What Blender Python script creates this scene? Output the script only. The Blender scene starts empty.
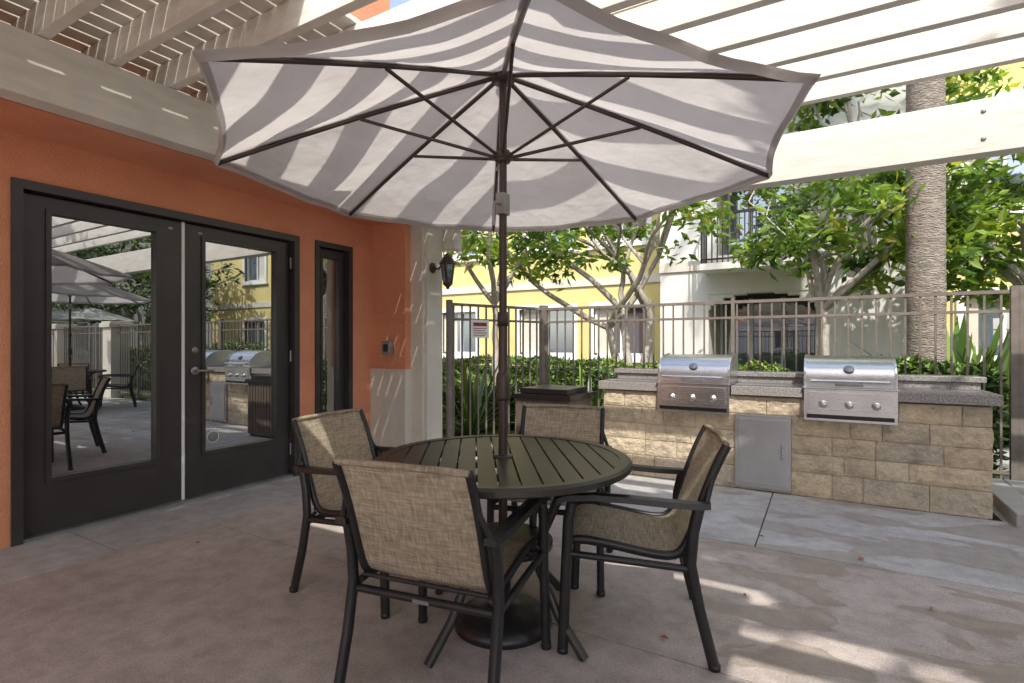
import bpy, math, random
from mathutils import Vector, Matrix, noise
random.seed(7)
R=math.radians
CA=R(30.4); cs,sn=math.cos(CA),math.sin(CA)
def W(r,d): return (r*cs-d*sn, r*sn+d*cs)
# ---------------------------------------------------------------- materials
def newmat(name):
    m=bpy.data.materials.new(name); m.use_nodes=True
    nt=m.node_tree; b=nt.nodes['Principled BSDF']; return m,nt,b
def N(nt,t,**k):
    n=nt.nodes.new(t)
    for a,v in k.items():
        if a in n.inputs: n.inputs[a].default_value=v
        else: setattr(n,a,v)
    return n
def L(nt,a,b): nt.links.new(a,b)
def ramp(nt,fac,stops):
    r=nt.nodes.new('ShaderNodeValToRGB'); L(nt,fac,r.inputs[0])
    e=r.color_ramp.elements
    while len(e)<len(stops): e.new(.5)
    for i,(p,c) in enumerate(stops):
        e[i].position=p; e[i].color=(c[0],c[1],c[2],1) if not isinstance(c,(int,float)) else (c,c,c,1)
    return r
def coords(nt,kind='Object'):
    t=nt.nodes.new('ShaderNodeTexCoord'); return t.outputs[kind]
def mat_noise(name,c1,c2,scale=5,rough=.7,bump=.2,bscale=80,metal=0,detail=4,spec=.5,stretch=None,bdist=.01,geo=False):
    m,nt,b=newmat(name)
    if geo: co=N(nt,'ShaderNodeNewGeometry').outputs['Position']
    else: co=coords(nt)
    if stretch:
        mp=N(nt,'ShaderNodeMapping'); mp.inputs['Scale'].default_value=stretch; L(nt,co,mp.inputs[0]); co=mp.outputs[0]
    n=N(nt,'ShaderNodeTexNoise',Scale=scale,Detail=detail,Roughness=.62); L(nt,co,n.inputs['Vector'])
    r=ramp(nt,n.outputs[0],[(.3,c1),(.7,c2)]); L(nt,r.outputs[0],b.inputs['Base Color'])
    b.inputs['Roughness'].default_value=rough; b.inputs['Metallic'].default_value=metal
    b.inputs['Specular IOR Level'].default_value=spec
    if bump:
        n2=N(nt,'ShaderNodeTexNoise',Scale=bscale,Detail=2); L(nt,co,n2.inputs['Vector'])
        bp=N(nt,'ShaderNodeBump',Strength=bump,Distance=bdist); L(nt,n2.outputs[0],bp.inputs['Height']); L(nt,bp.outputs[0],b.inputs['Normal'])
    return m
ORANGE=mat_noise('orange_stucco',(.66,.26,.14),(.79,.34,.19),1.6,.92,.9,110,detail=8,bdist=.01)
CREAM=mat_noise('cream_stucco',(.58,.53,.45),(.70,.65,.56),2,.85,.5,140,detail=7,bdist=.008)
WHITE=mat_noise('white_painted_wood',(.62,.59,.53),(.78,.75,.68),4,.55,.3,30,detail=7,stretch=(1,1,5),bdist=.005)
YELLOW=mat_noise('yellow_stucco',(.62,.51,.20),(.72,.60,.27),1.2,.9,.0,60)
WSTUC=mat_noise('white_stucco',(.68,.66,.62),(.78,.76,.72),1.2,.9,.0,60)
BRONZE=mat_noise('dark_bronze_paint',(.034,.028,.029),(.048,.040,.040),4,.36,.05,60)
BLACK=mat_noise('black_powdercoat',(.012,.012,.013),(.022,.021,.022),20,.38,.08,300,bdist=.002)
TABLE=mat_noise('table_powdercoat',(.022,.020,.017),(.038,.035,.029),10,.36,.15,200,bdist=.002)
BROWNP=mat_noise('brown_pole_paint',(.045,.028,.024),(.06,.04,.034),8,.4,.05,60)
FENCE=mat_noise('fence_paint',(.14,.12,.10),(.22,.19,.165),9,.5,.0,80)
GRANITE=mat_noise('granite',(.12,.11,.105),(.42,.40,.38),90,.26,.05,100,detail=3)
BARK=mat_noise('bark',(.28,.25,.21),(.50,.46,.40),14,.9,.6,30,stretch=(1,1,.3),bdist=.03)
PALMB=mat_noise('palm_bark',(.17,.145,.12),(.36,.31,.26),10,.95,1,24,stretch=(1,1,3),bdist=.04)
SOIL=mat_noise('soil_ground',(.10,.085,.06),(.17,.14,.10),3,.95,.0,30)
LAWN=mat_noise('grass',(.06,.10,.02),(.11,.16,.04),16,.95,.6,120)
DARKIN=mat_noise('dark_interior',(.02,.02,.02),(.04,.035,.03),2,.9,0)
PATHM=mat_noise('path_concrete',(.38,.36,.33),(.48,.46,.42),3,.85,.0,60)
WHITEP=mat_noise('white_vinyl',(.75,.75,.74),(.82,.82,.80),3,.4,0)
RED=mat_noise('sign_ink',(.25,.03,.03),(.3,.04,.03),3,.5,0)
GREY=mat_noise('grey_metal',(.25,.25,.25),(.35,.35,.35),8,.4,.0,50,metal=.6)
GUNMETAL=mat_noise('brown_box',(.10,.075,.06),(.15,.115,.09),8,.55,.0,50)
ROOF=mat_noise('clay_tile',(.30,.12,.07),(.42,.19,.11),6,.85,.0,20)
def steel():
    m,nt,b=newmat('stainless_steel'); co=coords(nt)
    mp=N(nt,'ShaderNodeMapping'); mp.inputs['Scale'].default_value=(1.5,60,60); L(nt,co,mp.inputs[0])
    n=N(nt,'ShaderNodeTexNoise',Scale=3,Detail=2); L(nt,mp.outputs[0],n.inputs['Vector'])
    r=ramp(nt,n.outputs[0],[(.3,.24),(.7,.30)]); L(nt,r.outputs[0],b.inputs['Roughness'])
    n3=N(nt,'ShaderNodeTexNoise',Scale=4,Detail=3); L(nt,co,n3.inputs['Vector'])
    r3=ramp(nt,n3.outputs[0],[(.3,(.62,.62,.63)),(.7,(.74,.74,.75))]); L(nt,r3.outputs[0],b.inputs['Base Color'])
    b.inputs['Metallic'].default_value=1
    return m
STEEL=steel()
PANEL=mat_noise('brushed_panel',(.48,.48,.48),(.56,.56,.56),6,.42,.0,50,metal=.7)
def glass(name,refl,dark):
    m,nt,b=newmat(name)
    b.inputs['Base Color'].default_value=(*dark,1); b.inputs['Roughness'].default_value=.3; b.inputs['Specular IOR Level'].default_value=0
    g=N(nt,'ShaderNodeBsdfGlossy',Roughness=.005); g.inputs['Color'].default_value=(.95,.98,1,1)
    mx=N(nt,'ShaderNodeMixShader'); 
    lw=N(nt,'ShaderNodeLayerWeight',Blend=.4)
    ma=N(nt,'ShaderNodeMath',operation='MULTIPLY_ADD'); L(nt,lw.outputs['Fresnel'],ma.inputs[0]); ma.inputs[1].default_value=.5; ma.inputs[2].default_value=refl
    ma.use_clamp=True
    L(nt,ma.outputs[0],mx.inputs[0]); L(nt,b.outputs[0],mx.inputs[1]); L(nt,g.outputs[0],mx.inputs[2])
    out=nt.nodes['Material Output']; L(nt,mx.outputs[0],out.inputs[0]); return m
GLASS=glass('door_glass',.46,(.012,.013,.015))
WGLASS=glass('window_glass',.25,(.10,.13,.16))
def fabric(name,c1,c2,tr):
    m,nt,b=newmat(name); co=coords(nt)
    n=N(nt,'ShaderNodeTexNoise',Scale=5,Detail=4); L(nt,co,n.inputs['Vector'])
    r=ramp(nt,n.outputs[0],[(.3,c1),(.7,c2)]); L(nt,r.outputs[0],b.inputs['Base Color'])
    b.inputs['Roughness'].default_value=.9; b.inputs['Specular IOR Level'].default_value=.1
    t=N(nt,'ShaderNodeBsdfTranslucent'); L(nt,r.outputs[0],t.inputs[0])
    n2=N(nt,'ShaderNodeTexNoise',Scale=7,Detail=3); L(nt,co,n2.inputs['Vector'])
    bp=N(nt,'ShaderNodeBump',Strength=.4,Distance=.05); L(nt,n2.outputs[0],bp.inputs['Height']); L(nt,bp.outputs[0],b.inputs['Normal']); L(nt,bp.outputs[0],t.inputs['Normal'])
    mx=N(nt,'ShaderNodeMixShader'); mx.inputs[0].default_value=tr
    L(nt,b.outputs[0],mx.inputs[1]); L(nt,t.outputs[0],mx.inputs[2]); L(nt,mx.outputs[0],nt.nodes['Material Output'].inputs[0]); return m
FABRIC=fabric('canopy_fabric',(.52,.49,.475),(.58,.55,.535),.64)
WFAB=fabric('white_canopy_fabric',(.72,.72,.70),(.78,.78,.76),.4)
def sling():
    m,nt,b=newmat('woven_sling'); co=coords(nt)
    sep=N(nt,'ShaderNodeSeparateXYZ'); L(nt,co,sep.inputs[0])
    def stripes(sock,f):
        a=N(nt,'ShaderNodeMath',operation='MULTIPLY'); L(nt,sock,a.inputs[0]); a.inputs[1].default_value=f
        s=N(nt,'ShaderNodeMath',operation='SINE'); L(nt,a.outputs[0],s.inputs[0]); return s.outputs[0]
    yz=N(nt,'ShaderNodeMath',operation='SUBTRACT'); L(nt,sep.outputs[1],yz.inputs[0]); L(nt,sep.outputs[2],yz.inputs[1])
    s1=stripes(sep.outputs[0],900); s2=stripes(yz.outputs[0],700)
    p=N(nt,'ShaderNodeMath',operation='MULTIPLY'); L(nt,s1,p.inputs[0]); L(nt,s2,p.inputs[1])
    mp=N(nt,'ShaderNodeMapping'); mp.inputs['Scale'].default_value=(220,25,25); L(nt,co,mp.inputs[0])
    n=N(nt,'ShaderNodeTexNoise',Scale=1,Detail=3); L(nt,mp.outputs[0],n.inputs['Vector'])
    mp2=N(nt,'ShaderNodeMapping'); mp2.inputs['Scale'].default_value=(12,160,160); L(nt,co,mp2.inputs[0])
    n2=N(nt,'ShaderNodeTexNoise',Scale=1,Detail=3); L(nt,mp2.outputs[0],n2.inputs['Vector'])
    s=N(nt,'ShaderNodeMath',operation='ADD'); L(nt,n.outputs[0],s.inputs[0]); L(nt,n2.outputs[0],s.inputs[1])
    s3=N(nt,'ShaderNodeMath',operation='MULTIPLY_ADD'); L(nt,p.outputs[0],s3.inputs[0]); s3.inputs[1].default_value=.12; L(nt,s.outputs[0],s3.inputs[2])
    hv=N(nt,'ShaderNodeMath',operation='MULTIPLY'); L(nt,s3.outputs[0],hv.inputs[0]); hv.inputs[1].default_value=.5
    r=ramp(nt,hv.outputs[0],[(.32,(.20,.16,.11)),(.5,(.41,.345,.25)),(.68,(.62,.54,.42))]); L(nt,r.outputs[0],b.inputs['Base Color'])
    b.inputs['Roughness'].default_value=.75
    t=N(nt,'ShaderNodeBsdfTranslucent'); L(nt,r.outputs[0],t.inputs[0])
    mx=N(nt,'ShaderNodeMixShader'); mx.inputs[0].default_value=.25
    L(nt,b.outputs[0],mx.inputs[1]); L(nt,t.outputs[0],mx.inputs[2]); L(nt,mx.outputs[0],nt.nodes['Material Output'].inputs[0])
    return m
SLING=sling()
def blocks():
    m,nt,b=newmat('split_face_block'); co0=coords(nt)
    oi=N(nt,'ShaderNodeNewGeometry')
    n=N(nt,'ShaderNodeTexNoise',Scale=8,Detail=7,Roughness=.78); L(nt,co0,n.inputs['Vector'])
    vr=ramp(nt,oi.outputs['Random Per Island'],[(0,(.72,.60,.43)),(.25,(.62,.53,.40)),(.45,(.76,.64,.46)),(.65,(.60,.53,.43)),(.85,(.68,.57,.40)),(1,(.74,.65,.50))])
    r=ramp(nt,n.outputs[0],[(.28,(.55,.55,.56)),(.5,(1,.98,.95)),(.72,(1.25,1.23,1.18))])
    mx=N(nt,'ShaderNodeMixRGB',blend_type='MULTIPLY'); mx.inputs[0].default_value=1; L(nt,vr.outputs[0],mx.inputs[1]); L(nt,r.outputs[0],mx.inputs[2])
    L(nt,mx.outputs[0],b.inputs['Base Color']); b.inputs['Roughness'].default_value=.92
    n2=N(nt,'ShaderNodeTexNoise',Scale=18,Detail=7,Roughness=.7); L(nt,co0,n2.inputs['Vector'])
    bp=N(nt,'ShaderNodeBump',Strength=1,Distance=.045); L(nt,n2.outputs[0],bp.inputs['Height']); L(nt,bp.outputs[0],b.inputs['Normal'])
    return m
BLOCK=blocks()
MORTAR=mat_noise('mortar',(.48,.42,.33),(.60,.53,.42),20,.95,.3,60)
def concrete(name,c1,c2,c3,stain):
    m,nt,b=newmat(name); co=N(nt,'ShaderNodeNewGeometry').outputs['Position']
    n=N(nt,'ShaderNodeTexNoise',Scale=1.3,Detail=8,Roughness=.74); L(nt,co,n.inputs['Vector'])
    r=ramp(nt,n.outputs[0],[(.3,c1),(.52,c2),(.72,c3)])
    f=N(nt,'ShaderNodeTexNoise',Scale=120,Detail=2); L(nt,co,f.inputs['Vector'])
    fr=ramp(nt,f.outputs[0],[(.3,.80),(.7,1.14)])
    mx=N(nt,'ShaderNodeMixRGB',blend_type='MULTIPLY'); mx.inputs[0].default_value=1; L(nt,r.outputs[0],mx.inputs[1]); L(nt,fr.outputs[0],mx.inputs[2])
    g=N(nt,'ShaderNodeTexNoise',Scale=9,Detail=5,Roughness=.65); L(nt,co,g.inputs['Vector'])
    gr=ramp(nt,g.outputs[0],[(.35,.82),(.6,1.06)])
    mg=N(nt,'ShaderNodeMixRGB',blend_type='MULTIPLY'); mg.inputs[0].default_value=1; L(nt,mx.outputs[0],mg.inputs[1]); L(nt,gr.outputs[0],mg.inputs[2])
    s=N(nt,'ShaderNodeTexNoise',Scale=1.9,Detail=5,Roughness=.5,Distortion=.4); 
    mp=N(nt,'ShaderNodeMapping'); mp.inputs['Location'].default_value=(1.3,5.1,0); mp.inputs['Scale'].default_value=(.8,1.5,1); L(nt,co,mp.inputs[0]); L(nt,mp.outputs[0],s.inputs['Vector'])
    sp=N(nt,'ShaderNodeSeparateXYZ'); L(nt,co,sp.inputs[0])
    mr=N(nt,'ShaderNodeMapRange'); L(nt,sp.outputs[0],mr.inputs[0]); mr.inputs[1].default_value=-1.5; mr.inputs[2].default_value=-.5; mr.inputs[3].default_value=-.16; mr.inputs[4].default_value=.05
    ad=N(nt,'ShaderNodeMath',operation='ADD'); L(nt,s.outputs[0],ad.inputs[0]); L(nt,mr.outputs[0],ad.inputs[1])
    sr=ramp(nt,ad.outputs[0],[(.575,0.0),(.583,1.0),(.62,.7)])
    m2=N(nt,'ShaderNodeMixRGB',blend_type='MIX'); m2.inputs[2].default_value=(*stain,1)
    k=N(nt,'ShaderNodeMath',operation='MULTIPLY'); L(nt,sr.outputs[0],k.inputs[0]); k.inputs[1].default_value=.6
    L(nt,k.outputs[0],m2.inputs[0]); L(nt,mg.outputs[0],m2.inputs[1]); L(nt,m2.outputs[0],b.inputs['Base Color'])
    rr=ramp(nt,sr.outputs[0],[(0,.72),(1,.35)]); L(nt,rr.outputs[0],b.inputs['Roughness'])
    bp=N(nt,'ShaderNodeBump',Strength=.25,Distance=.004); L(nt,f.outputs[0],bp.inputs['Height']); L(nt,bp.outputs[0],b.inputs['Normal'])
    return m
CONC=concrete('tan_concrete',(.35,.295,.265),(.45,.39,.355),(.53,.47,.435),(.22,.17,.13))
CONC2=concrete('grey_concrete',(.35,.34,.33),(.45,.44,.425),(.53,.52,.505),(.23,.185,.15))
def leaf(name,c,tr=.4):
    m,nt,b=newmat(name); 
    oi=N(nt,'ShaderNodeNewGeometry'); n=N(nt,'ShaderNodeTexNoise',Scale=2.5,Detail=0); L(nt,oi.outputs['Position'],n.inputs['Vector'])
    r=ramp(nt,n.outputs[0],[(.3,tuple(v*.7 for v in c)),(.7,tuple(v*1.25 for v in c))]); L(nt,r.outputs[0],b.inputs['Base Color'])
    b.inputs['Roughness'].default_value=.42
    if tr:
        t=N(nt,'ShaderNodeBsdfTranslucent'); t.inputs[0].default_value=(c[0]*2.4,c[1]*2.3,c[2]*1.2,1)
        mx=N(nt,'ShaderNodeMixShader'); mx.inputs[0].default_value=tr
        L(nt,b.outputs[0],mx.inputs[1]); L(nt,t.outputs[0],mx.inputs[2]); L(nt,mx.outputs[0],nt.nodes['Material Output'].inputs[0])
    return m
LF=[leaf('leaf_dark',(.05,.10,.018)),leaf('leaf_mid',(.10,.18,.03)),leaf('leaf_bright',(.19,.28,.045)),leaf('leaf_yellow',(.29,.29,.05))]
HF=[leaf('hedge_dark',(.05,.095,.018),0),leaf('hedge_mid',(.085,.16,.028),0),leaf('hedge_bright',(.15,.24,.04),0),leaf('hedge_yellow',(.22,.26,.05),0)]
# ---------------------------------------------------------------- mesh builder
class MB:
    def __init__(s,mats): s.v=[];s.f=[];s.mi=[];s.sm=[];s.mats=mats;s.M=Matrix.Identity(4)
    def add(s,vs,fs,m=0,smooth=False):
        o=len(s.v); s.v+= [tuple(s.M@Vector(p)) for p in vs]
        for f in fs: s.f.append([i+o for i in f]); s.mi.append(m); s.sm.append(smooth)
    def box(s,x0,x1,y0,y1,z0,z1,m=0):
        if x0>x1:x0,x1=x1,x0
        if y0>y1:y0,y1=y1,y0
        vs=[(x0,y0,z0),(x1,y0,z0),(x1,y1,z0),(x0,y1,z0),(x0,y0,z1),(x1,y0,z1),(x1,y1,z1),(x0,y1,z1)]
        s.add(vs,[(3,2,1,0),(4,5,6,7),(0,1,5,4),(1,2,6,5),(2,3,7,6),(3,0,4,7)],m)
    def tube(s,pts,r,m=0,n=8,flat=None,smooth=True,up=Vector((0,0,1))):
        pts=[Vector(p) for p in pts]; k=len(pts); rs=r if isinstance(r,(list,tuple)) else [r]*k
        vs=[];fs=[]
        ref=None
        for i,p in enumerate(pts):
            t=(pts[min(i+1,k-1)]-pts[max(i-1,0)]).normalized()
            if ref is None:
                ref=Vector((1,0,0)) if abs(t.x)<.8 else Vector((0,1,0))
            a=(ref-t*ref.dot(t)).normalized(); ref=a; b=t.cross(a)
            for j in range(n):
                an=2*math.pi*(j+.5)/n
                fa,fb=(flat if flat else (1,1))
                vs.append(p+a*math.cos(an)*rs[i]*fa+b*math.sin(an)*rs[i]*fb)
        for i in range(k-1):
            for j in range(n):
                fs.append((i*n+j,i*n+(j+1)%n,(i+1)*n+(j+1)%n,(i+1)*n+j))
        s.add(vs,fs,m,smooth)
        s.add([vs[j] for j in range(n)],[tuple(reversed(range(n)))],m); s.add([vs[(k-1)*n+j] for j in range(n)],[tuple(range(n))],m)
    def lathe(s,prof,c=(0,0,0),m=0,n=24,smooth=True):
        vs=[];fs=[]
        for (r,z) in prof:
            for j in range(n): a=2*math.pi*j/n; vs.append((c[0]+r*math.cos(a),c[1]+r*math.sin(a),c[2]+z))
        for i in range(len(prof)-1):
            for j in range(n): fs.append((i*n+j,i*n+(j+1)%n,(i+1)*n+(j+1)%n,(i+1)*n+j))
        fs.append(tuple(reversed(range(n)))); fs.append(tuple((len(prof)-1)*n+j for j in range(n)))
        s.add(vs,fs,m,smooth)
    def wall(s,ax,f0,f1,u0,u1,z0,z1,ops,m=0):
        us=sorted(set([u0,u1]+[v for o in ops for v in o[:2]])); zs=sorted(set([z0,z1]+[v for o in ops for v in o[2:4]]))
        for i in range(len(us)-1):
            j=0
            while j<len(zs)-1:
                def hole(j): 
                    cu=(us[i]+us[i+1])/2; cz=(zs[j]+zs[j+1])/2
                    return any(o[0]<cu<o[1] and o[2]<cz<o[3] for o in ops)
                if hole(j): j+=1; continue
                k=j
                while k<len(zs)-1 and not hole(k): k+=1
                if ax=='x': s.box(us[i],us[i+1],f0,f1,zs[j],zs[k],m)
                else: s.box(f0,f1,us[i],us[i+1],zs[j],zs[k],m)
                j=k
    def build(s,name,parent=None,bevel=0,loc=None,rz=0):
        me=bpy.data.meshes.new(name); me.from_pydata(s.v,[],s.f)
        for mt in s.mats: me.materials.append(mt)
        me.polygons.foreach_set('material_index',s.mi); me.polygons.foreach_set('use_smooth',s.sm); me.update()
        o=bpy.data.objects.new(name,me); bpy.context.scene.collection.objects.link(o)
        if loc: o.location=loc
        o.rotation_euler[2]=rz
        if parent: o.parent=parent
        if bevel:
            b=o.modifiers.new('bevel','BEVEL'); b.width=bevel; b.segments=2; b.limit_method='ANGLE'; b.angle_limit=R(50)
        return o
def empty(name,loc=(0,0,0)):
    o=bpy.data.objects.new(name,None); bpy.context.scene.collection.objects.link(o); o.location=loc; return o
# ---------------------------------------------------------------- ground
g=MB([SOIL]); g.add([(-150,-150,-.06),(150,-150,-.06),(150,150,-.06),(-150,150,-.06)],[(0,1,2,3)]); g.build('ground')
p=MB([CONC,CONC2])
gap=.004
def slab(x0,x1,y0,y1,m): p.box(x0+gap,x1-gap,y0+gap,y1-gap,-.055,0,m)
ys=[-10,-2.6,.1,1.5,2.9,4.8]
for a,b in zip(ys,ys[1:]): slab(-4.2,-3.55,a,b,1)
xs=[-3.55,2.9,8.5]
for a,b in zip(xs,xs[1:]):
    for c,d in ((-10,-1),(-1,2.06),(2.06,3.45)): slab(a,b,c,d,0)
xs=[-3.55,-2.0,-.35,1.35,3.0,4.7,8.5]
for a,b in zip(xs,xs[1:]): slab(a,b,3.45,4.8,1)
slab(-3.55,-1.8,4.8,5.85,1); slab(1.05,3,4.8,5.85,1); slab(3,8.5,4.8,5.85,1)
slab(1.4,2.6,5.85,9.5,1)
p.build('concrete_patio',bevel=.0015)
kb=MB([PATHM]); kb.box(1.10,1.28,4.70,5.84,-.03,.09); kb.box(1.285,3.2,5.60,5.84,-.03,.09); kb.build('kerb',bevel=.008)
lw=MB([LAWN]); lw.box(-14,1.35,5.95,10.3,-.05,.03); lw.box(2.65,13,5.95,12,-.05,.03); lw.box(8.7,16,-8,5.94,-.05,.025); lw.build('grass')
pa=MB([PATHM]); pa.box(-14,1.35,9.55,10.25,-.04,.045); pa.build('footpath')
# ---------------------------------------------------------------- clubhouse with doors
club=empty('clubhouse_building')
w=MB([ORANGE,CREAM])
w.wall('y',-4.4,-4.17,-6,4.14,0,2.47,[(1.21,3.22,0,2.2),(3.40,3.86,0,2.2)])
w.box(-4.4,-3.70,4.14,4.55,.95,2.47)     # pier
w.box(-4.403,-3.68,4.12,4.57,0,.95,1)     # wainscot
w.box(-4.4,-3.66,-6,4.57,2.47,2.80)  # soffit box
w.box(-9,-4.4,-6,4.55,0,2.47); w.box(-9,-4.25,-6,4.5,2.80,7)
w.build('wall',club)
e=MB([CREAM,ROOF]); e.box(-9.2,-3.9,-6.2,4.8,7.0,7.18); e.box(-9.3,-3.8,-6.3,4.9,7.18,7.3,1)
e.box(-4.249,-4.2,-6,4.5,2.803,2.95); e.build('eave',club)
d=MB([BRONZE,GLASS,GREY,WHITEP,DARKIN])
X=-4.2
def doorframe(y0,y1,z1,fw=.055):
    d.box(-4.33,X+.045,y0,y0+fw,0,z1); d.box(-4.33,X+.045,y1-fw,y1,0,z1); d.box(-4.33,X+.045,y0+fw,y1-fw,z1-fw,z1)
def leafd(y0,y1,gy0,gy1,gz0,gz1,z1):
    xa,xb=-4.275,-4.225
    d.box(xa,xb,y0,gy0,.02,z1); d.box(xa,xb,gy1,y1,.02,z1); d.box(xa,xb,gy0,gy1,.02,gz0); d.box(xa,xb,gy0,gy1,gz1,z1)
    b=.028 # glazing bead
    for (a1,a2,c1,c2) in ((gy0-b,gy0,gz0-b,gz1+b),(gy1,gy1+b,gz0-b,gz1+b),(gy0,gy1,gz0-b,gz0),(gy0,gy1,gz1,gz1+b)):
        d.box(xb-.002,xb+.014,a1,a2,c1,c2)
    d.box(-4.256,-4.250,gy0-.005,gy1+.005,gz0-.005,gz1+.005,1)
doorframe(1.21,3.22,2.2); leafd(1.275,2.212,1.42,2.03,.36,2.03,2.135); leafd(2.238,3.155,2.39,3.02,.36,2.03,2.135)
d.box(-4.262,-4.222,2.214,2.236,.0,2.14,3)
doorframe(3.40,3.86,2.2,.05); leafd(3.455,3.805,3.53,3.73,.30,2.06,2.14)
d.box(-4.33,-4.17,1.265,3.165,0,.018,2)
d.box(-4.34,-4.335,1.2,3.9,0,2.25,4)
# lever handle
d.tube([(-4.225,2.31,1.0),(-4.165,2.31,1.0),(-4.16,2.33,1.0),(-4.16,2.43,1.0)],.010,2)
d.M=Matrix.Translation((-4.2215,2.31,1.0))@Matrix.Rotation(R(90),4,'Y'); d.lathe([(.034,0),(.034,.006),(.028,.012)],m=2,n=20)
d.M=Matrix.Translation((-4.2225,2.31,1.16))@Matrix.Rotation(R(90),4,'Y'); d.lathe([(.026,0),(.026,.008),(.018,.014)],m=2,n=20)
d.M=Matrix.Translation((-4.2495,2.47,.46))@Matrix.Rotation(R(90),4,'Y'); d.lathe([(.05,0),(.05,.0015)],m=3,n=24)
d.M=Matrix.Translation((-4.2478,2.47,.46))@Matrix.Rotation(R(90),4,'Y'); d.lathe([(.043,0),(.043,.001)],m=2,n=24)
d.M=Matrix.Identity(4)
for yy in (2.12,2.34): # small numerals plates
    d.box(-4.2249,-4.2235,yy,yy+.03,2.07,2.085,2)
for hz in (.25,1.1,1.95):
    d.tube([(-4.205,1.27,hz-.05),(-4.205,1.27,hz+.05)],.009,2); d.tube([(-4.205,3.16,hz-.05),(-4.205,3.16,hz+.05)],.009,2)
d.build('double_door',club,bevel=.002)
s=MB([GREY,BLACK]); s.box(-3.97,-3.85,4.075,4.139,1.10,1.24,0); s.box(-3.94,-3.88,4.068,4.076,1.13,1.21,1); s.build('intercom_box',bevel=.006)
# ---------------------------------------------------------------- pergola
pg=MB([WHITE,CREAM,GREY])
pg.box(-3.64,-3.50,-2.3,4.50,2.47,2.80)
pg.box(-4.0,6.2,4.52,4.66,2.45,2.80)
pg.box(5.4,5.54,-2.3,4.50,2.47,2.80); pg.box(-3.9,6.2,-2.44,-2.3,2.45,2.80)
y=1.147-.32*10
while y<4.15:
    yy=y
    pg.box(-4.15,6.1,yy-.028,yy+.028,2.805,2.965); y+=.32
x=-4.12
while x<-2.85: pg.box(x,x+.112,-.2,4.75,2.968,3.0); x+=.128
while x<-2.2: pg.box(x,x+.116,1.3,4.75,2.968,3.0); x+=.128  # extra slats above the canopy, added to keep pier and column shaded
pg.box(-4.12,6.2,-2.5,-.22,2.968,2.995)    # unseen solid boards, added behind the camera to shade the foreground floor
pg.box(-2.84,-1.75,-.21,1.29,2.968,2.995); pg.box(-1.745,-.205,-.21,.10,2.968,2.995); pg.box(-.2,.95,-.21,.6,2.968,2.995); pg.box(1.75,6.2,-.21,.9,2.968,2.995)  # more unseen boards added for floor shade; the opening leaves a sunlit patch
pg.box(-3.76,-3.54,4.22,4.515,0,2.45,1); pg.box(-3.79,-3.51,4.19,4.51,0,.20,1)
pg.box(-3.545,-3.50,4.25,4.50,0.2,2.44,1)
pg.box(-3.53,-3.36,4.53,4.65,2.22,2.449,0)
for (x,y) in ((5.3,4.35),(5.3,-2.42)): pg.box(x,x+.32,y,y+.3,0,2.449,1)
for bx in (-1.6,.9,3.2):   # carriage bolts on the header
    for bz in (2.54,2.72):
        pg.M=Matrix.Translation((bx,4.52,bz))@Matrix.Rotation(R(90),4,'X'); pg.lathe([(.016,0),(.014,.006),(.006,.009)],m=2,n=10); pg.M=Matrix.Identity(4)
pg.build('pergola',bevel=.006)
# lantern
ln=MB([BROWNP,WGLASS])
cx,cy=-3.30,4.33
ln.M=Matrix.Translation((-3.497,cy,2.0))@Matrix.Rotation(R(90),4,'Y'); ln.lathe([(.055,0),(.055,.008),(.03,.02)],n=16); ln.M=Matrix.Identity(4)
ln.tube([(-3.48,cy,2.0),(-3.42,cy,1.98),(-3.36,cy,2.04),(-3.33,cy,2.12),(cx,cy,2.13),(cx,cy,2.09)],.010)
ln.lathe([(.012,.20),(.05,.17),(.085,.11),(.09,.10)],(cx,cy,1.92)); ln.lathe([(.07,.10),(.045,-.09)],(cx,cy,1.92),1,6,False)
for j in range(6):
    a=2*math.pi*j/6; ln.tube([(cx+.073*math.cos(a),cy+.073*math.sin(a),2.02),(cx+.048*math.cos(a),cy+.048*math.sin(a),1.83)],.005,n=6)
ln.lathe([(.012,-.15),(.02,-.13),(.05,-.10),(.05,-.088)],(cx,cy,1.92))
ln.build('wall_lantern')
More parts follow.
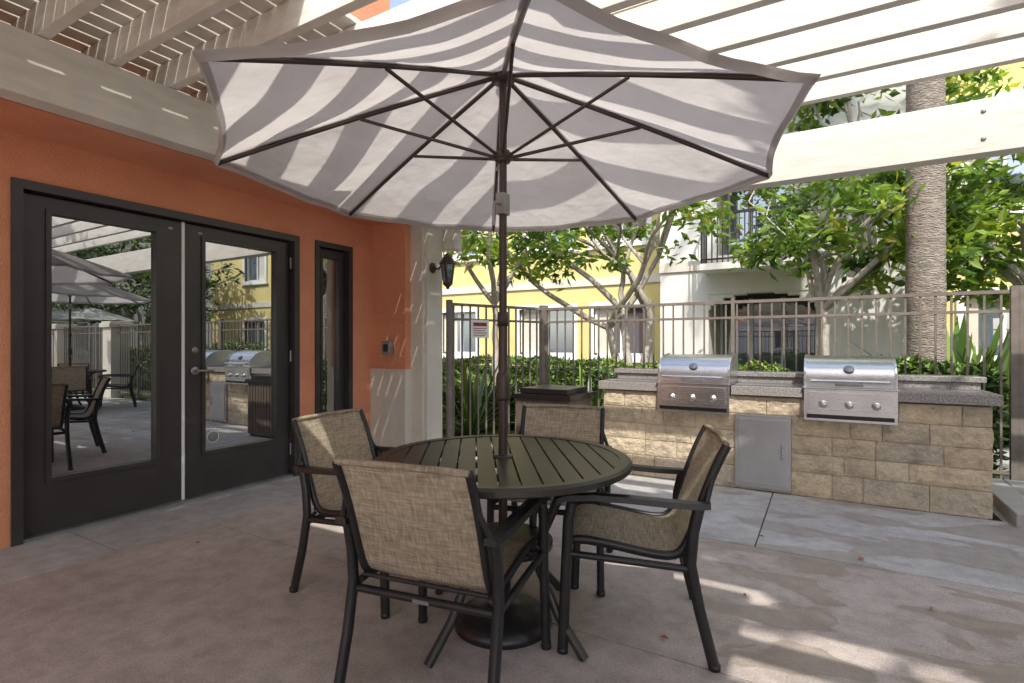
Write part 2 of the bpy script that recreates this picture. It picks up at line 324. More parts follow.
# ---------------------------------------------------------------- umbrella
def umbrella(name,fab,Rr=1.21,za=2.36,zr=1.945,rot=R(34.4)):
    root=empty(name)
    c=MB([fab]); n=8; rings=16; seg=12
    def P(a,t,off=0):
        i=math.floor(a); f=a-i; a0=rot+i*math.pi/4; a1=a0+math.pi/4
        p0=Vector((math.cos(a0),math.sin(a0),0)); p1=Vector((math.cos(a1),math.sin(a1),0))
        q=p0.lerp(p1,f); sag=4*f*(1-f)
        q=q*(1-.035*sag*t*t)
        z=za-(za-zr)*(t*.9+.1*t*t)-.03*sag*math.sin(t*math.pi*.8)+.02*noise.noise((q.x*3*t,q.y*3*t,t*2))*sag
        z+=.003*math.sin(f*math.pi*6+i)*max(0,t-.55)*2*min(1,4*sag)
        return (q.x*Rr*t,q.y*Rr*t,z+.018+off)
    vs=[];fs=[];cols=n*seg
    for r_ in range(rings+1):
        t=.02+.98*r_/rings
        for j in range(cols): vs.append(P(j/seg,t))
    for r_ in range(rings):
        for j in range(cols): fs.append((r_*cols+j,r_*cols+(j+1)%cols,(r_+1)*cols+(j+1)%cols,(r_+1)*cols+j))
    c.add(vs,fs,0,True)
    vs=[];fs=[]
    for j in range(cols):
        a=P(j/seg,1.0); b=P(j/seg,.985); vs+=[(a[0],a[1],a[2]+.0),(b[0],b[1],b[2]-.03)]
    for j in range(cols): k=(j+1)%cols; fs.append((2*j,2*k,2*k+1,2*j+1))
    c.add(vs,fs,0,True)
    # stitched hem band and rib seams (second layer of cloth)
    vs=[];fs=[]
    for j in range(cols):
        a=P(j/seg,.995,-.004); b=P(j/seg,.975,-.004); vs+=[a,b]
    for j in range(cols): k=(j+1)%cols; fs.append((2*j,2*k,2*k+1,2*j+1))
    c.add(vs,fs,0,True)
    for i in range(8):
        vs=[];fs=[]
        for k in range(9):
            t=.05+.93*k/8; wd=.014/max(t,.15)/(Rr*.785)
            vs+=[P(i+wd,t,-.004),P(i-wd+ (8 if i==0 else 0),t,-.004)]
        for k in range(8): fs.append((2*k,2*k+1,2*k+3,2*k+2))
        c.add(vs,fs,0,True)
    co=c.build('canopy',root)
    f=MB([BROWNP,GREY])
    f.tube([(0,0,.02),(0,0,1.3)],.0195); f.tube([(0,0,1.28),(0,0,2.44)],.017)
    f.lathe([(.028,0),(.03,.01),(.03,.10),(.024,.12)],(0,0,.96)); f.lathe([(.024,0),(.024,.06)],(0,0,1.28))
    f.lathe([(.03,0),(.035,.02),(.03,.05)],(0,0,1.985)); f.lathe([(.045,0),(.045,.02),(.02,.03)],(0,0,2.0)); f.lathe([(.05,0),(.05,.03)],(0,0,2.335))
    f.lathe([(.02,0),(.035,.03),(.02,.07),(.008,.11)],(0,0,2.42))
    f.box(-.02,.02,-.028,.024,1.76,1.85,1); f.tube([(0,-.03,1.80),(0,-.07,1.80),(.0,-.075,1.78),(.0,-.075,1.70)],.006,1)
    for i in range(8):
        a=rot+i*math.pi/4; ca,sa=math.cos(a),math.sin(a)
        pts=[]
        for t in (.03,.25,.5,.75,.985): pts.append((ca*Rr*t,sa*Rr*t,za-(za-zr)*(t*.9+.1*t*t)+.001))
        f.tube(pts,.0095,n=6)
        t=.5; f.tube([(ca*.04,sa*.04,2.01),(ca*Rr*t,sa*Rr*t,za-(za-zr)*(t*.9+.1*t*t)-.008)],.0075,n=6)
    f.build('frame',root)
    b=MB([BLACK]); b.lathe([(.21,0),(.21,.025),(.18,.05),(.09,.075),(.035,.09),(.03,.34),(.028,.34)],(0,0,0),0,32); b.build('base',root)
    return root
TX,TY=W(-.039,2.29)
u=umbrella('patio_umbrella',FABRIC); u.location=(TX,TY,.002)
# ---------------------------------------------------------------- table
def table_mesh():
    t=MB([TABLE]); Rt=.545; H=.72
    n=64
    vs=[];fs=[]
    prof=[(Rt-.05,H-.03),(Rt-.05,H-.001),(Rt-.012,H+.001),(Rt,H-.008),(Rt,H-.028),(Rt-.01,H-.034)]
    for (r,z) in prof:
        for j in range(n): a=2*math.pi*j/n; vs.append((r*math.cos(a),r*math.sin(a),z))
    K=len(prof)
    for i in range(K):
        for j in range(n): fs.append((i*n+j,i*n+(j+1)%n,((i+1)%K)*n+(j+1)%n,((i+1)%K)*n+j))
    t.add(vs,fs,0,False)
    ri=Rt-.048
    cnt=13; pitch=2*ri/cnt
    for i in range(cnt):
        x0=-ri+i*pitch+.004; x1=x0+pitch-.008
        def ye(x): return math.sqrt(max(ri*ri-x*x,0))
        segs=6
        xsn=[x0+(x1-x0)*k/segs for k in range(segs+1)]
        poly=[(xx,ye(xx)) for xx in xsn]+[(xx,-ye(xx)) for xx in reversed(xsn)]
        k=len(poly); vs=[(a,b,H-.004) for a,b in poly]+[(a,b,H-.022) for a,b in poly]
        fs=[tuple(reversed(range(k))),tuple(range(k,2*k))]+[(q,(q+1)%k,k+(q+1)%k,k+q) for q in range(k)]
        t.add(vs,fs,0,False)
    t.lathe([(.045,-.004),(.045,.004),(.03,.008)],(0,0,H-.003),0,24)
    t.box(-ri+.01,ri-.01,-.02,.02,H-.05,H-.024); 
    t.box(-ri*.8,ri*.8,.22,.25,H-.05,H-.024); t.box(-ri*.8,ri*.8,-.25,-.22,H-.05,H-.024)
    for i in range(4):
        a=math.pi/4+i*math.pi/2; ca,sa=math.cos(a),math.sin(a)
        t.tube([(ca*.36,sa*.36,H-.03),(ca*.30,sa*.30,.60),(ca*.21,sa*.21,.42),(ca*.20,sa*.20,.28),(ca*.30,sa*.30,.12),(ca*.42,sa*.42,.0)],.019,n=8)
    t.lathe([(.205,-.012),(.215,-.012),(.215,.012),(.205,.012)],(0,0,.35),0,32)
    return t
tm=table_mesh(); to=tm.build('round_patio_table',loc=(TX,TY,.003),rz=CA+R(4),bevel=.0)
# ---------------------------------------------------------------- chairs
def chair_mesh():
    c=MB([BLACK,SLING]); hw=.275
    prof=[(.25,.415),(.21,.432),(.12,.425),(0,.405),(-.10,.390),(-.165,.392),(-.20,.425),(-.225,.49),(-.25,.57),(-.28,.66),(-.315,.75),(-.35,.82)]
    def sm(pr):
        out=[]
        for i in range(len(pr)-1):
            a,b=Vector(pr[i]),Vector(pr[i+1]); out+= [a,(a+b)/2]
        out.append(Vector(pr[-1])); 
        return [out[0]]+[(out[i-1]+out[i]*2+out[i+1])/4 for i in range(1,len(out)-1)]+[out[-1]]
    pr=sm(prof); K=len(pr)
    for sx in (-1,1):
        c.tube([(sx*.238,q[0],q[1]) for q in pr],.0145,0,8,flat=(.9,1.25))
        c.tube([(sx*(hw+.005),.262,0),(sx*hw,.25,.30),(sx*hw,.24,.52),(sx*hw,.225,.585)],.0185,0,8,flat=(1,1.2))
        c.tube([(sx*(hw+.005),-.30,0),(sx*hw,-.245,.22),(sx*hw,-.215,.38),(sx*hw,-.225,.50),(sx*hw,-.245,.59)],.0185,0,8,flat=(1,1.2))
        arm=[(.285,.588),(.25,.603),(.14,.613),(0,.610),(-.14,.602),(-.25,.600),(-.285,.604)]
        vs=[];fs=[]
        for (yy,zz) in arm:
            wd=.027 if abs(yy)<.2 else .022
            vs+=[(sx*hw-wd,yy,zz-.012),(sx*hw+wd,yy,zz-.012),(sx*hw+wd*.9,yy,zz+.010),(sx*hw,yy,zz+.014),(sx*hw-wd*.9,yy,zz+.010)]
        for i in range(len(arm)-1):
            for j in range(5): fs.append((i*5+j,(i+1)*5+j,(i+1)*5+(j+1)%5,i*5+(j+1)%5))
        fs+=[(0,1,2,3,4),tuple(reversed([(len(arm)-1)*5+j for j in range(5)]))]
        c.add(vs,fs,0,False)
        c.tube([(sx*.238,-.30,.60+.10),(sx*hw,-.27,.602)],.011,0,6)
        c.tube([(sx*hw,.243,.385),(sx*hw,-.215,.36)],.0135,0,8)
        for yy,zz in ((.24,.40),(-.20,.375)): c.tube([(sx*hw,yy,zz-.01),(sx*.238,yy,zz+.01)],.010,0,6)
        c.lathe([(.021,0),(.021,.02)],(sx*(hw+.005),.262,0),0,10); c.lathe([(.021,0),(.021,.02)],(sx*(hw+.005),-.30,0),0,10)
    c.tube([(-hw,.243,.375),(hw,.243,.375)],.014,0,8); c.tube([(-hw,-.21,.35),(hw,-.21,.35)],.014,0,8)
    c.tube([(-.238,-.35,.82),(-.16,-.355,.824),(0,-.36,.826),(.16,-.355,.824),(.238,-.35,.82)],.0115,1,8)
    c.tube([(-.238,-.205,.40),(.238,-.205,.40)],.009,0,6)
    nx=9; vs=[];fs=[]
    for i_,q in enumerate(pr):
        for i in range(nx):
            x=-.236+.472*i/(nx-1); b=1-(x/.236)**2
            vs.append((x,q.x+(-.012*b if q.y>.5 else 0), q.y+(-.012*b if q.y<=.45 else 0)+.004+(.008*b if i_==K-1 else 0)))
    for a in range(K-1):
        for i in range(nx-1): fs.append((a*nx+i,a*nx+i+1,(a+1)*nx+i+1,(a+1)*nx+i))
    c.add(vs,fs,1,True)
    c.box(-.03,.03,-.2265,-.2235,.343,.355,2)
    c.mats=c.mats+[GREY]
    return c
cm=chair_mesh().build('patio_chair')
def place(o,r,d,fr,fd):
    x,y=W(r,d); fx,fy=W(fr,fd); o.location=(x,y,.003); o.rotation_euler[2]=math.atan2(fy,fx)-math.pi/2
place(cm,-.22,1.955,.36,.93)
for (r,d_,fr,fd) in ((.51,2.29,-.98,.20),(-.67,2.70,.9,-.44),(.22,2.86,-.25,-.96)):
    o=bpy.data.objects.new('patio_chair',cm.data); bpy.context.scene.collection.objects.link(o); place(o,r,d_,fr,fd)
# ---------------------------------------------------------------- counter & grills
ct=MB([BLOCK,GRANITE,GREY,MORTAR])
ct.box(-1.79,.99,4.808,5.47,0,.774,3)
random.seed(21)
def blockrow(ax,u0,u1,f,z0,z1,flip):
    u=u0
    while u<u1-.01:
        L_=random.choice([.20,.28,.36,.40]); 
        if u1-(u+L_)<.12: L_=u1-u
        a,b=u+.002,min(u+L_,u1)-.002; pr=random.uniform(.001,.008)
        nu,nz=6,4; vs=[]
        for i in range(nu+1):
            for j in range(nz+1):
                uu=a+(b-a)*i/nu; zz=z0+.002+(z1-z0-.004)*j/nz
                edge=(i in(0,nu)) or (j in (0,nz))
                off=0 if edge else pr+random.uniform(0,.007)
                if ax=='x': vs.append((uu,f-off-.004,zz))
                else: vs.append((f+(off+.004)*flip,uu,zz))
        fs=[(i*(nz+1)+j,(i+1)*(nz+1)+j,(i+1)*(nz+1)+j+1,i*(nz+1)+j+1) for i in range(nu) for j in range(nz)]
        rim=[i*(nz+1) for i in range(nu+1)]+[nu*(nz+1)+j for j in range(1,nz+1)]+[i*(nz+1)+nz for i in range(nu-1,-1,-1)]+[j for j in range(nz-1,0,-1)]
        base=len(vs)
        for r_ in rim:
            q=vs[r_]; vs.append((q[0],f+.03,q[2]) if ax=='x' else (f-.03*flip,q[1],q[2]))
        m_=len(rim)
        for i in range(m_): fs.append((rim[i],base+i,base+(i+1)%m_,rim[(i+1)%m_]))
        ct.add(vs,fs,0,False); u+=L_
rows=[0,.19,.335,.48,.63,.773]
for z0,z1 in zip(rows,rows[1:]):
    if z0<.58:
        blockrow('x',-1.8,-.635,4.80,z0,z1,1); blockrow('x',-.22,1.0,4.80,z0,z1,1)
    else: blockrow('x',-1.8,1.0,4.80,z0,z1,1)
    blockrow('y',4.80,5.48,1.0,z0,z1,1); blockrow('y',4.80,5.48,-1.8,z0,z1,-1)
def slabtop(x0,x1,y0,y1): ct.box(x0,x1,y0,y1,.785,.86,1)
slabtop(-1.84,-1.285,4.755,5.30); slabtop(-.665,-.14,4.755,5.30); slabtop(.46,1.05,4.755,5.30)
ct.box(-1.84,1.04,5.302,5.50,.777,.91,1); ct.box(-1.87,1.07,5.28,5.53,.912,.955,1)
ct.build('barbecue_counter',bevel=.004)
dr=MB([PANEL,BLACK,STEEL]); dr.box(-.635,-.22,4.772,4.807,.03,.625); dr.box(-.61,-.245,4.762,4.7705,.06,.595); dr.tube([(-.28,4.745,.28),(-.28,4.745,.40)],.007,2); dr.tube([(-.28,4.764,.29),(-.28,4.745,.29)],.005,2);dr.tube([(-.28,4.764,.39),(-.28,4.745,.39)],.005,2)
dr.build('cabinet_door',bevel=.003)
def grill(name,x0):
    g=MB([STEEL,BLACK,GREY]); w=.60; 
    g.box(0,w,0.0,.06,.615,.862,0)
    g.box(.012,w-.012,.06,.56,.78,.862,0)
    g.box(-.008,w+.008,-.012,.58,.864,.874,0)
    g.box(.03,w-.03,-.004,-.0005,.70,.84,0)
    for kx in (.13,.30,.47):
        g.M=Matrix.Translation((kx,-.004,.745))@Matrix.Rotation(R(90),4,'X'); g.lathe([(.03,0),(.03,.006),(.021,.01),(.019,.035),(.015,.038)],m=0,n=20); g.M=Matrix.Identity(4)
    g.box(.02,w-.02,-.006,-.001,.635,.665,1)
    prof=[(.02,.876),(.02,.93),(.035,.985),(.06,1.02),(.10,1.055),(.16,1.085),(.24,1.105),(.36,1.115),(.50,1.10),(.52,1.06),(.53,.876)]
    k=len(prof); vs=[(.015,a,b) for a,b in prof]+[(w-.015,a,b) for a,b in prof]
    fs=[(i,k+i,k+(i+1),i+1) for i in range(k-1)]
    g.add(vs,fs,0,True); g.add(vs,[tuple(range(k)),tuple(reversed(range(k,2*k)))],0)
    for xx in (.0,w-.016):
        vs=[(xx,a+(a-.27)*.04,b+.008 if b>.9 else b) for a,b in prof]+[(xx+.016,a+(a-.27)*.04,b+.008 if b>.9 else b) for a,b in prof]
        g.add(vs,[(i,k+i,k+i+1,i+1) for i in range(k-1)]+[tuple(range(k)),tuple(reversed(range(k,2*k)))],0)
    g.tube([(.05,-.035,.925),(w-.05,-.035,.925)],.012)
    for xx in (.08,w-.08): g.tube([(xx,.02,.925),(xx,-.035,.925)],.009)
    g.M=Matrix.Translation((w/2,.05,1.012))@Matrix.Rotation(R(42),4,'X'); g.lathe([(.036,0),(.036,.010),(.03,.014)],m=2,n=24); g.M=Matrix.Identity(4)
    g.box(w/2-.09,w/2+.09,.011,.0195,.885,.905,2)
    return g.build(name,loc=(x0,4.735,0),bevel=.003)
grill('barbecue_grill',-1.275); grill('barbecue_grill',-.13)
tx,ty=-2.2,4.55
tr=MB([GUNMETAL,BLACK]); tr.box(tx-.27,tx+.27,ty-.27,ty+.27,.03,.70,0); tr.box(tx-.29,tx+.29,ty-.29,ty+.29,.702,.75,1)
tr.box(tx-.24,tx+.24,ty-.24,ty+.24,.752,.80,1)
for i in range(9): tr.box(tx-.25+i*.058,tx-.215+i*.058,ty-.276,ty-.2705,.06,.68,0)
tr.box(tx-.25,tx+.25,ty-.25,ty+.25,0,.03,1); tr.build('trash_receptacle',bevel=.006)
# ---------------------------------------------------------------- fence
def fence(name,a,b,ztop=1.66,posts=2.3,sp=.108):
    f=MB([FENCE]); a=Vector((a[0],a[1],0)); b=Vector((b[0],b[1],0)); Ln=(b-a).length; dv=(b-a)/Ln
    ang=math.atan2(dv.y,dv.x); f.M=Matrix.Translation(a)@Matrix.Rotation(ang,4,'Z')
    f.box(0,Ln,-.016,.016,ztop-.03,ztop); f.box(0,Ln,-.014,.014,ztop-.19,ztop-.165); f.box(0,Ln,-.014,.014,.12,.145)
    x=sp/2
    while x<Ln: f.box(x-.008,x+.008,-.0079,.0079,.05,ztop-.031 ); x+=sp
    k=max(1,round(Ln/posts))
    for i in range(k+1): xx=Ln*i/k; q=.026 if i in (0,k) else .017; f.box(xx-q,xx+q,-q-.001,q+.001,0,ztop+.03)
    return f.build(name)
fence('iron_fence',(-2.98,5.9),(1.37,5.9)); fence('iron_fence',(-3.5,4.62),(-3.0,5.85)); fence('iron_fence',(1.42,5.9),(2.5,5.9),1.66); fence('iron_fence',(2.55,5.9),(8.4,5.9))
fence('iron_fence',(8.45,5.9),(8.45,-3.5))
pl=MB([CREAM])
for (x,y) in ((8.45,5.95),(8.45,2.2),(5.6,5.95)):
    pl.box(x-.2,x+.2,y-.2,y+.2,0,1.6); pl.box(x-.25,x+.25,y-.25,y+.25,1.602,1.70); pl.box(x-.22,x+.22,y-.22,y+.22,1.702,1.74)
pl.build('fence_pillars',bevel=.01)
sg=MB([WHITEP,RED]); x,y=-3.33,4.93; sg.M=Matrix.Translation((x,y,1.28))@Matrix.Rotation(math.atan2(1.23,.5),4,'Z'); sg.box(-.12,.12,-.035,-.03,-.0,.2,0); sg.box(-.09,.09,-.0365,-.0352,.13,.17,1)
for i in range(4): sg.box(-.09,.09-.02*(i%2),-.0365,-.0352,.10-.025*i,.108-.025*i,1)
sg.build('fence_sign')
# ---------------------------------------------------------------- apartment buildings
random.seed(5)
def apartment(name,parts):
    root=empty(name); 
    wl=MB([YELLOW,WSTUC,CREAM]); wn=MB([WGLASS,WHITEP,DARKIN,CREAM]); 
    for (x0,x1,yf,H,m,ops) in parts:
        wl.wall('x',yf,yf+.3,x0,x1,0,H,[o[:4] for o in ops],m)
        wl.box(x0,x1,yf+3,yf+3.3,0,H,m); wl.box(x0,x0+.3,yf+.3,yf+3,0,H,m); wl.box(x1-.3,x1,yf+.3,yf+3,0,H,m)
        wl.box(x0-.1,x1+.1,yf-.25,yf+3.4,H,H+.25,2)
        wl.box(x0-.01,x1+.01,yf-.045,yf-.001,2.68,2.88,2); wl.box(x0-.01,x1+.01,yf-.045,yf-.001,5.72,5.86,2); wl.box(x0-.01,x1+.01,yf-.04,yf-.001,0,.35,2)
        for o in ops:
            a,b,c,e_=o[:4]; kind=o[4] if len(o)>4 else 'w'
            if kind=='w':
                wn.box(a,b,yf+.14,yf+.15,c,e_,0)
                for (p0,p1,q0,q1) in ((a-.11,a,c-.11,e_+.11),(b,b+.11,c-.11,e_+.11),(a,b,c-.11,c),(a,b,e_,e_+.11)): wn.box(p0,p1,yf-.05,yf+.06,q0,q1,1)
                wn.box(a-.16,b+.16,yf-.09,yf-.002,c-.17,c-.112,1)
                for (p0,p1,q0,q1) in ((a,a+.05,c,e_),(b-.05,b,c,e_),(a,b,c,c+.05),(a,b,e_-.05,e_),((a+b)/2-.025,(a+b)/2+.025,c+.05,e_-.05)): wn.box(p0,p1,yf+.08,yf+.135,q0,q1,1)
                wn.box(a+.06,a+.06+(b-a)*random.choice([.15,.3,.42]),yf+.136,yf+.1395,c+.05,e_-.05,3)
            else:
                wn.box(a,b,yf+1.5,yf+1.52,c,e_,0); wn.box(a,b,yf+.3,yf+1.5,e_,e_+.02,2)
                wn.box(a-.02,a,yf+.3,yf+1.5,c,e_,3);wn.box(b,b+.02,yf+.3,yf+1.5,c,e_,3)
                for i in range(4):
                    q=a+(b-a)*i/3; wn.box(q-.04,q+.04,yf+1.42,yf+1.498,c,e_,1)
    wl.build('walls',root,bevel=0); wn.build('windows',root); return root
def ww(xs,zs=((.95,2.15),(3.75,4.95),(6.7,7.9))): return [(a,b,c,d_) for a,b in xs for c,d_ in zs]
apt=apartment('apartment_building',[
 (-15,-2.9,12.5,9.2,0,ww([(-12.4,-11.0),(-9.7,-8.5),(-7.09,-5.5),(-4.95,-3.6)])),
 (-2.9,1.65,11.0,9.2,1,[(-1.95,-.1,0,2.2,'p'),(-1.8,-.45,2.95,5.0,'p'),(.35,1.2,3.75,4.95),(.35,1.2,6.7,7.9),(-1.8,-.45,6.3,8.0,'p')]),
 (1.65,14,13.0,9.2,0,ww([(2.3,3.5),(4.8,6.2),(7.5,8.9),(10.3,11.6)])),
])
bl=MB([BLACK,WSTUC]); 
bl.box(-2.0,-.25,10.35,10.999,2.60,2.72,1); bl.box(-2.0,-.25,10.365,10.40,3.60,3.65); bl.box(-1.97,-.28,10.37,10.40,2.78,2.81)
for i in range(19): x=-1.98+i*.094; bl.box(x,x+.02,10.376,10.396,2.72,3.60)
for x in (-2.0,-.28):
    bl.box(x,x+.03,10.40,10.99,3.60,3.64)
    for i in range(6): bl.box(x+.008,x+.022,10.42+i*.1,10.434+i*.1,2.72,3.60)
bl.build('balcony',apt)
ar=MB([WSTUC]); 
for i in range(12):
    a0=math.pi*i/12; x0=-1.025-.925*math.cos(a0); x1=-1.025-.925*math.cos(math.pi*(i+1)/12)
    zt=1.85+.35*math.sin((a0+math.pi*(i+1)/12)/2)
    if zt<2.195: ar.box(x0,x1,11.02,11.26,zt,2.2)
ar.build('arch',apt)
b2=apartment('apartment_building',[(-12,12,0,8.5,1,ww([(-10,-8.6),(-6.5,-5.0),(-2.8,-1.3),(1.2,2.7),(5,6.5),(8.6,10)]))])
b2.location=(19,4,0); b2.rotation_euler[2]=R(-90)
b3=apartment('apartment_building',[(-9,9,0,6,1,ww([(-7.4,-6),(-3.5,-2.1),(.5,2),(4.4,5.9)],((.95,2.15),(3.75,4.95))))])
b3.location=(-1,-17,0); b3.rotation_euler[2]=R(180)
# ---------------------------------------------------------------- vegetation
def addleaf(mb,p,size,mi,droop=.3):
    d=Vector((random.gauss(0,1),random.gauss(0,1),random.gauss(-droop,.6))).normalized()
    s=d.cross(Vector((random.gauss(0,1),random.gauss(0,1),random.gauss(0,1)))).normalized()
    l=size*random.uniform(.7,1.3); w_=l*.2
    n=s.cross(d)
    o=len(mb.v)
    mb.v+=[tuple(p),tuple(p+d*l*.45+s*w_+n*l*.03),tuple(p+d*l-n*l*.05),tuple(p+d*l*.45-s*w_+n*l*.03)]
    mb.f.append([o,o+1,o+2,o+3]); mb.mi.append(mi); mb.sm.append(False)
def tree(name,base,top,cc,cr,nl=5,ncl=60,nleaf=70,size=.15,r0=.09,clr=.26,seed=1,stems=1,mats=None):
    random.seed(seed); mb=MB([BARK]+(mats or LF))
    base=Vector(base); top=Vector(top); cc=Vector(cc); cr=Vector(cr)
    def curve(a,b,ra,rb,k=6,j=.06):
        pts=[];ln=(b-a).length
        off=Vector((random.gauss(0,j),random.gauss(0,j),random.gauss(0,j*.5)))*ln
        for i in range(k+1):
            t=i/k; q=a.lerp(b,t)+off*math.sin(t*math.pi)+Vector((random.gauss(0,.01),random.gauss(0,.01),0))*ln*(0<i<k)
            pts.append(q)
        mb.tube(pts,[ra+(rb-ra)*i/k for i in range(k+1)],0,7); return pts
    nodes=[]
    tops=[]
    for s_ in range(stems):
        t_=top+Vector((random.uniform(-.5,.5),random.uniform(-.3,.3),random.uniform(-.2,.3)))*(stems>1)
        b_=base+Vector((random.uniform(-.12,.12),random.uniform(-.12,.12),0))*(stems>1)
        curve(b_,t_,r0,r0*.7,8,.03); tops.append(t_)
    for i in range(nl):
        a=2*math.pi*(i+random.random()*.6)/nl
        e=cc+Vector((math.cos(a)*cr.x*.6,math.sin(a)*cr.y*.6,random.uniform(-.3,.5)*cr.z))
        t_=tops[i%stems]
        q=curve(t_,e,r0*.65,r0*.28,7,.12); nodes+=q[2:]
        for _ in range(2):
            e2=e+Vector((random.uniform(-.5,.5)*cr.x,random.uniform(-.5,.5)*cr.y,random.uniform(-.2,.6)*cr.z)); q2=curve(q[4],e2,r0*.36,r0*.14,5,.1); nodes+=q2[2:]
    for i in range(ncl):
        while True:
            v=Vector((random.uniform(-1,1),random.uniform(-1,1),random.uniform(-1,1)))
            if .35<v.length<1: break
        c=cc+Vector((v.x*cr.x,v.y*cr.y,v.z*cr.z))
        nn=min(nodes,key=lambda q:(q-c).length)
        mb.tube([nn,(nn+c)/2+Vector((0,0,.04)),c],[r0*.1+.004,.007,.004],0,5)
        bias=random.choice([0,1,1,2,2]); rr=clr*random.uniform(.6,1.3)
        for _ in range(int(nleaf*random.uniform(.5,1.3))):
            q=c+Vector((random.gauss(0,1),random.gauss(0,1),random.gauss(0,.7)))*rr*.55
            mi=1+min(3,max(0,bias+random.choice([-1,0,0,0,1])))
            if mi==4 and random.random()<.5: mi=3
            addleaf(mb,q,size,mi)
    return mb.build(name)
x,y=W(1.9,8.6)
tree('magnolia_tree',(x,y,0),(x-.1,y,1.5),(x-.7,y-.3,3.2),(2.5,1.3,.9),7,66,42,.18,.085,.24,seed=3,stems=3)
x,y=W(-.3,9.0)
tree('magnolia_tree',(x,y,0),(x,y,1.9),(x+.2,y,3.3),(1.6,1.3,.8),5,36,42,.18,.07,.24,seed=5)
x,y=W(4.9,7.9)
tree('magnolia_tree',(x-.2,y-.3,0),(x-.2,y-.3,1.5),(x+.35,y-.3,3.1),(1.75,1.1,1.1),8,70,44,.19,.08,.25,seed=11,stems=2)
x,y=W(7.2,6.8)
tree('magnolia_tree',(x,y,0),(x-.1,y,1.5),(x-.4,y+.1,3.3),(1.9,1.3,1.5),6,100,46,.19,.09,.26,seed=12)
x,y=W(6.2,9.2)
tree('magnolia_tree',(x,y,0),(x-.1,y,2.4),(x-.1,y+.1,5.1),(2.2,1.4,1.8),6,72,44,.2,.10,.3,seed=22)
tree('shade_tree',(6.0,-3.4,0),(5.9,-3.3,4.6),(4.5,-1.0,6.9),(2.4,1.45,.9),8,220,50,.36,.17,.40,seed=31,mats=HF)  # unseen tree, added with its crown placed to shade the right-hand floor
tree('shade_tree',(13.2,10.0,0),(13.2,10,1.6),(13.2,10,3.9),(2.8,2.8,2.4),6,110,50,.28,.12,.42,seed=32,mats=HF)
tree('shade_tree',(14.0,4.6,0),(14,4.6,1.6),(14,4.6,4.0),(2.6,2.6,2.4),6,110,50,.28,.12,.42,seed=33,mats=HF)
tree('shade_tree',(10.3,5.9,0),(10.3,5.9,1.6),(10.3,5.9,3.3),(1.4,1.4,1.2),6,50,45,.2,.10,.3,seed=35,mats=HF)
def palm(name,base,H,r,seed=1):
    random.seed(seed); mb=MB([PALMB]+LF); bx,by=base
    prof=[];z=0
    n=int(H/.045)
    for i in range(n+1):
        z=i*H/n+random.uniform(-.012,.012); rr=r*(1.0+.25*math.exp(-max(z,0)*2.5))*(1-.12*z/H)
        prof.append((rr*(1+.016*(i%2)+random.uniform(-.016,.016)),z))
    mb.lathe(prof,(bx,by,0),0,20)
    for i in range(34):
        a=random.uniform(0,6.28); el=random.uniform(-.5,1.2); p=Vector((bx,by,H)); d=Vector((math.cos(a)*math.cos(el),math.sin(a)*math.cos(el),math.sin(el)))
        pts=[p.copy()]
        for k in range(10):
            p=p+d*.24; d=(d+Vector((0,0,-.13))).normalized(); pts.append(p.copy())
        mb.tube(pts,[.03-.0025*k for k in range(11)],2,5)
        for k in range(1,11):
            side=(pts[k]-pts[k-1]).cross(Vector((0,0,1))).normalized(); fw=(pts[k]-pts[k-1]).normalized()
            for q in range(4):
                for sd in (-1,1):
                    s0=pts[k-1].lerp(pts[k],q/4); dd=(side*sd+fw*.7+Vector((0,0,-.35))).normalized(); l=.5*(1-abs(k-5)/9); w_=fw*.018
                    o=len(mb.v); mb.v+=[tuple(s0-w_),tuple(s0+w_),tuple(s0+dd*l)]; mb.f.append([o,o+1,o+2]); mb.mi.append(random.choice([1,2,2])); mb.sm.append(False)
    return mb.build(name)
x,y=W(5.07,6.5); palm('palm_tree',(x,y),9,.205,4)
palm('palm_tree',(10.4,4.2),6.0,.17,5)
def hedge(name,x0,x1,y0,y1,z0,z1,n,size=.06,seed=1,bump=.08):
    random.seed(seed); mb=MB([HF[0]]+HF)
    mb.box(x0+.1,x1-.1,y0+.1,y1-.1,z0,z1-.12,0)
    for i in range(n):
        f=random.random()
        x=random.uniform(x0,x1); y=random.uniform(y0,y1); z=random.uniform(z0,z1)
        if f<.45: z=z1-abs(random.gauss(0,.04))
        elif f<.85: y=y0+abs(random.gauss(0,.04))
        elif f<.93: x=x0+abs(random.gauss(0,.04))
        else: x=x1-abs(random.gauss(0,.04))
        nz=noise.noise((x*1.6,y*1.6,z*1.6+seed)); z+=nz*bump; y+=nz*bump*.7
        mi=1+min(3,max(0,int(1.5+nz*2.5+random.gauss(0,.7))))
        addleaf(mb,Vector((x,y,z)),size*1.3,mi,-.3)
    return mb.build(name)
hedge('hedge',-8.5,-2.9,8.0,8.9,0,.92,12000,.065,1,.12)
hedge('hedge',-2.9,1.2,7.0,7.7,0,.85,9000,.065,2,.2)
hedge('hedge',-6.5,-3.1,6.3,6.9,0,.6,6000,.065,3,.2)
hedge('hedge',2.75,8.0,7.0,8.2,0,1.1,9000,.08,4,.25)
hedge('hedge',.3,1.32,6.1,6.8,0,.95,4000,.08,5,.25)
hedge('hedge',8.7,9.6,-3,5.5,0,1.0,6000,.09,6,.2)
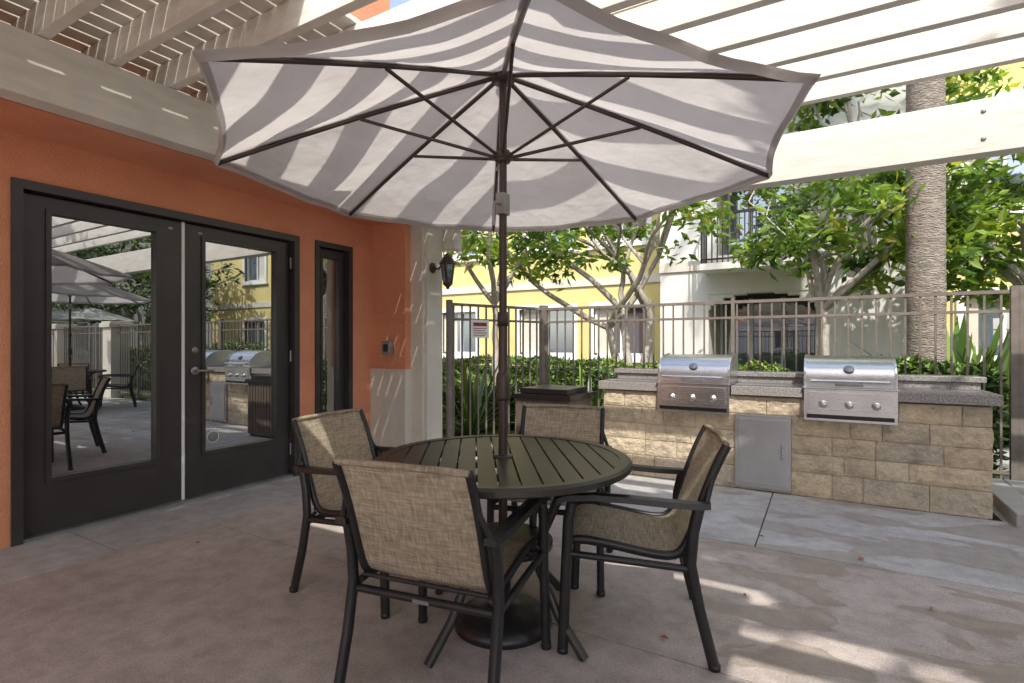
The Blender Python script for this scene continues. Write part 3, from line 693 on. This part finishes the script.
def bladeplant(name,x,y,n,l,seed,spread=1.0):
    random.seed(seed); mb=MB(HF)
    for i in range(n):
        a=random.uniform(0,6.283); el=random.uniform(.35,1.45); ll=l*random.uniform(.6,1.1)
        d=Vector((math.cos(a)*math.cos(el)*spread,math.sin(a)*math.cos(el)*spread,math.sin(el))).normalized(); p=Vector((x+.05*math.cos(a),y+.05*math.sin(a),0)); sd=d.cross(Vector((0,0,1))).normalized()
        vs=[];K=6
        for k in range(K+1):
            t=k/K; wd=.028*ll*(.5+2.2*t*(1-t))*(1 if k<K else .05)+.002
            vs+=[p-sd*wd,p+Vector((0,0,-.004)),p+sd*wd]; p=p+d*ll/K; d=(d+Vector((0,0,-.11))).normalized()
        mb.add(vs,[(3*k+j,3*k+j+1,3*k+j+4,3*k+j+3) for k in range(K) for j in (0,1)],random.choice([0,1,1,2]),True)
    return mb.build(name)
for i,(r_,d_,l) in enumerate(((5.45,6.35,1.5),(5.95,6.45,1.35),(5.75,6.9,1.6),(-.55,7.1,1.1),(1.0,7.0,1.0))):
    x,y=W(r_,d_); bladeplant('strap_leaf_plant',x,y,60,l,40+i)
# neighbouring umbrella & table along the patio, and one across the courtyard
u2=umbrella('patio_umbrella',FABRIC); u2.location=(3.6,4.35,.002); u2.scale=(1.06,1.06,1.06)
u3=umbrella('patio_umbrella',WFAB); u3.location=(11.9,7.9,.04)
t2=bpy.data.objects.new('round_patio_table',to.data); bpy.context.scene.collection.objects.link(t2); t2.location=(3.6,4.35,.003)
for a in (.4,2.0,3.5,5.1):
    o=bpy.data.objects.new('patio_chair',cm.data); bpy.context.scene.collection.objects.link(o)
    o.location=(3.6+.7*math.cos(a),4.35+.7*math.sin(a),.003); o.rotation_euler[2]=a+math.pi/2
# fallen leaves
random.seed(9); lfm=MB([mat_noise('dry_leaf',(.30,.10,.03),(.42,.18,.06),20,.7,0)])
for (r_,d_) in ((1.56,3.31),(1.95,2.96),(.62,2.16),(1.11,2.53),(1.4,3.9),(-1.9,3.2),(1.9,2.4)):
    x,y=W(r_,d_); a=random.random()*6; c,s_=math.cos(a),math.sin(a); k=random.uniform(.5,1)
    pts=[(-.03*k,0,.004),(0,-.012*k,.012),(.03*k,0,.006),(0,.012*k,.014)]
    lfm.add([(x+q[0]*c-q[1]*s_,y+q[0]*s_+q[1]*c,q[2]+.002) for q in pts],[(0,1,2),(0,2,3)])
lfm.build('fallen_leaves')
# ---------------------------------------------------------------- light
el,az=R(50),R(150)
sd=Vector((math.sin(az)*math.cos(el),math.cos(az)*math.cos(el),math.sin(el)))
sl=bpy.data.lights.new('sun','SUN'); sl.energy=5.0; sl.angle=R(.5); sl.color=(1,.95,.86)
so=bpy.data.objects.new('sun',sl); bpy.context.scene.collection.objects.link(so); so.rotation_euler=sd.to_track_quat('Z','Y').to_euler()
wd=bpy.data.worlds.new('World'); bpy.context.scene.world=wd; wd.use_nodes=True; nt=wd.node_tree
sk=nt.nodes.new('ShaderNodeTexSky'); sk.sky_type='NISHITA'; sk.sun_disc=False; sk.sun_elevation=el; sk.sun_rotation=az; sk.dust_density=2.0
hs=nt.nodes.new('ShaderNodeHueSaturation'); hs.inputs['Saturation'].default_value=.72
nt.links.new(sk.outputs[0],hs.inputs['Color']); nt.links.new(hs.outputs[0],nt.nodes['Background'].inputs[0]); nt.nodes['Background'].inputs[1].default_value=.37
# ---------------------------------------------------------------- camera
cd=bpy.data.cameras.new('camera'); cd.lens=530/1024*36; cd.sensor_width=36; cd.clip_end=500; cd.clip_start=.05; cd.shift_y=3.5/1024
co=bpy.data.objects.new('camera',cd); bpy.context.scene.collection.objects.link(co); co.location=(0,0,1.2); co.rotation_euler=(R(90),0,CA)
bpy.context.scene.camera=co
bpy.context.scene.view_settings.view_transform='Standard'; bpy.context.scene.view_settings.look='None'
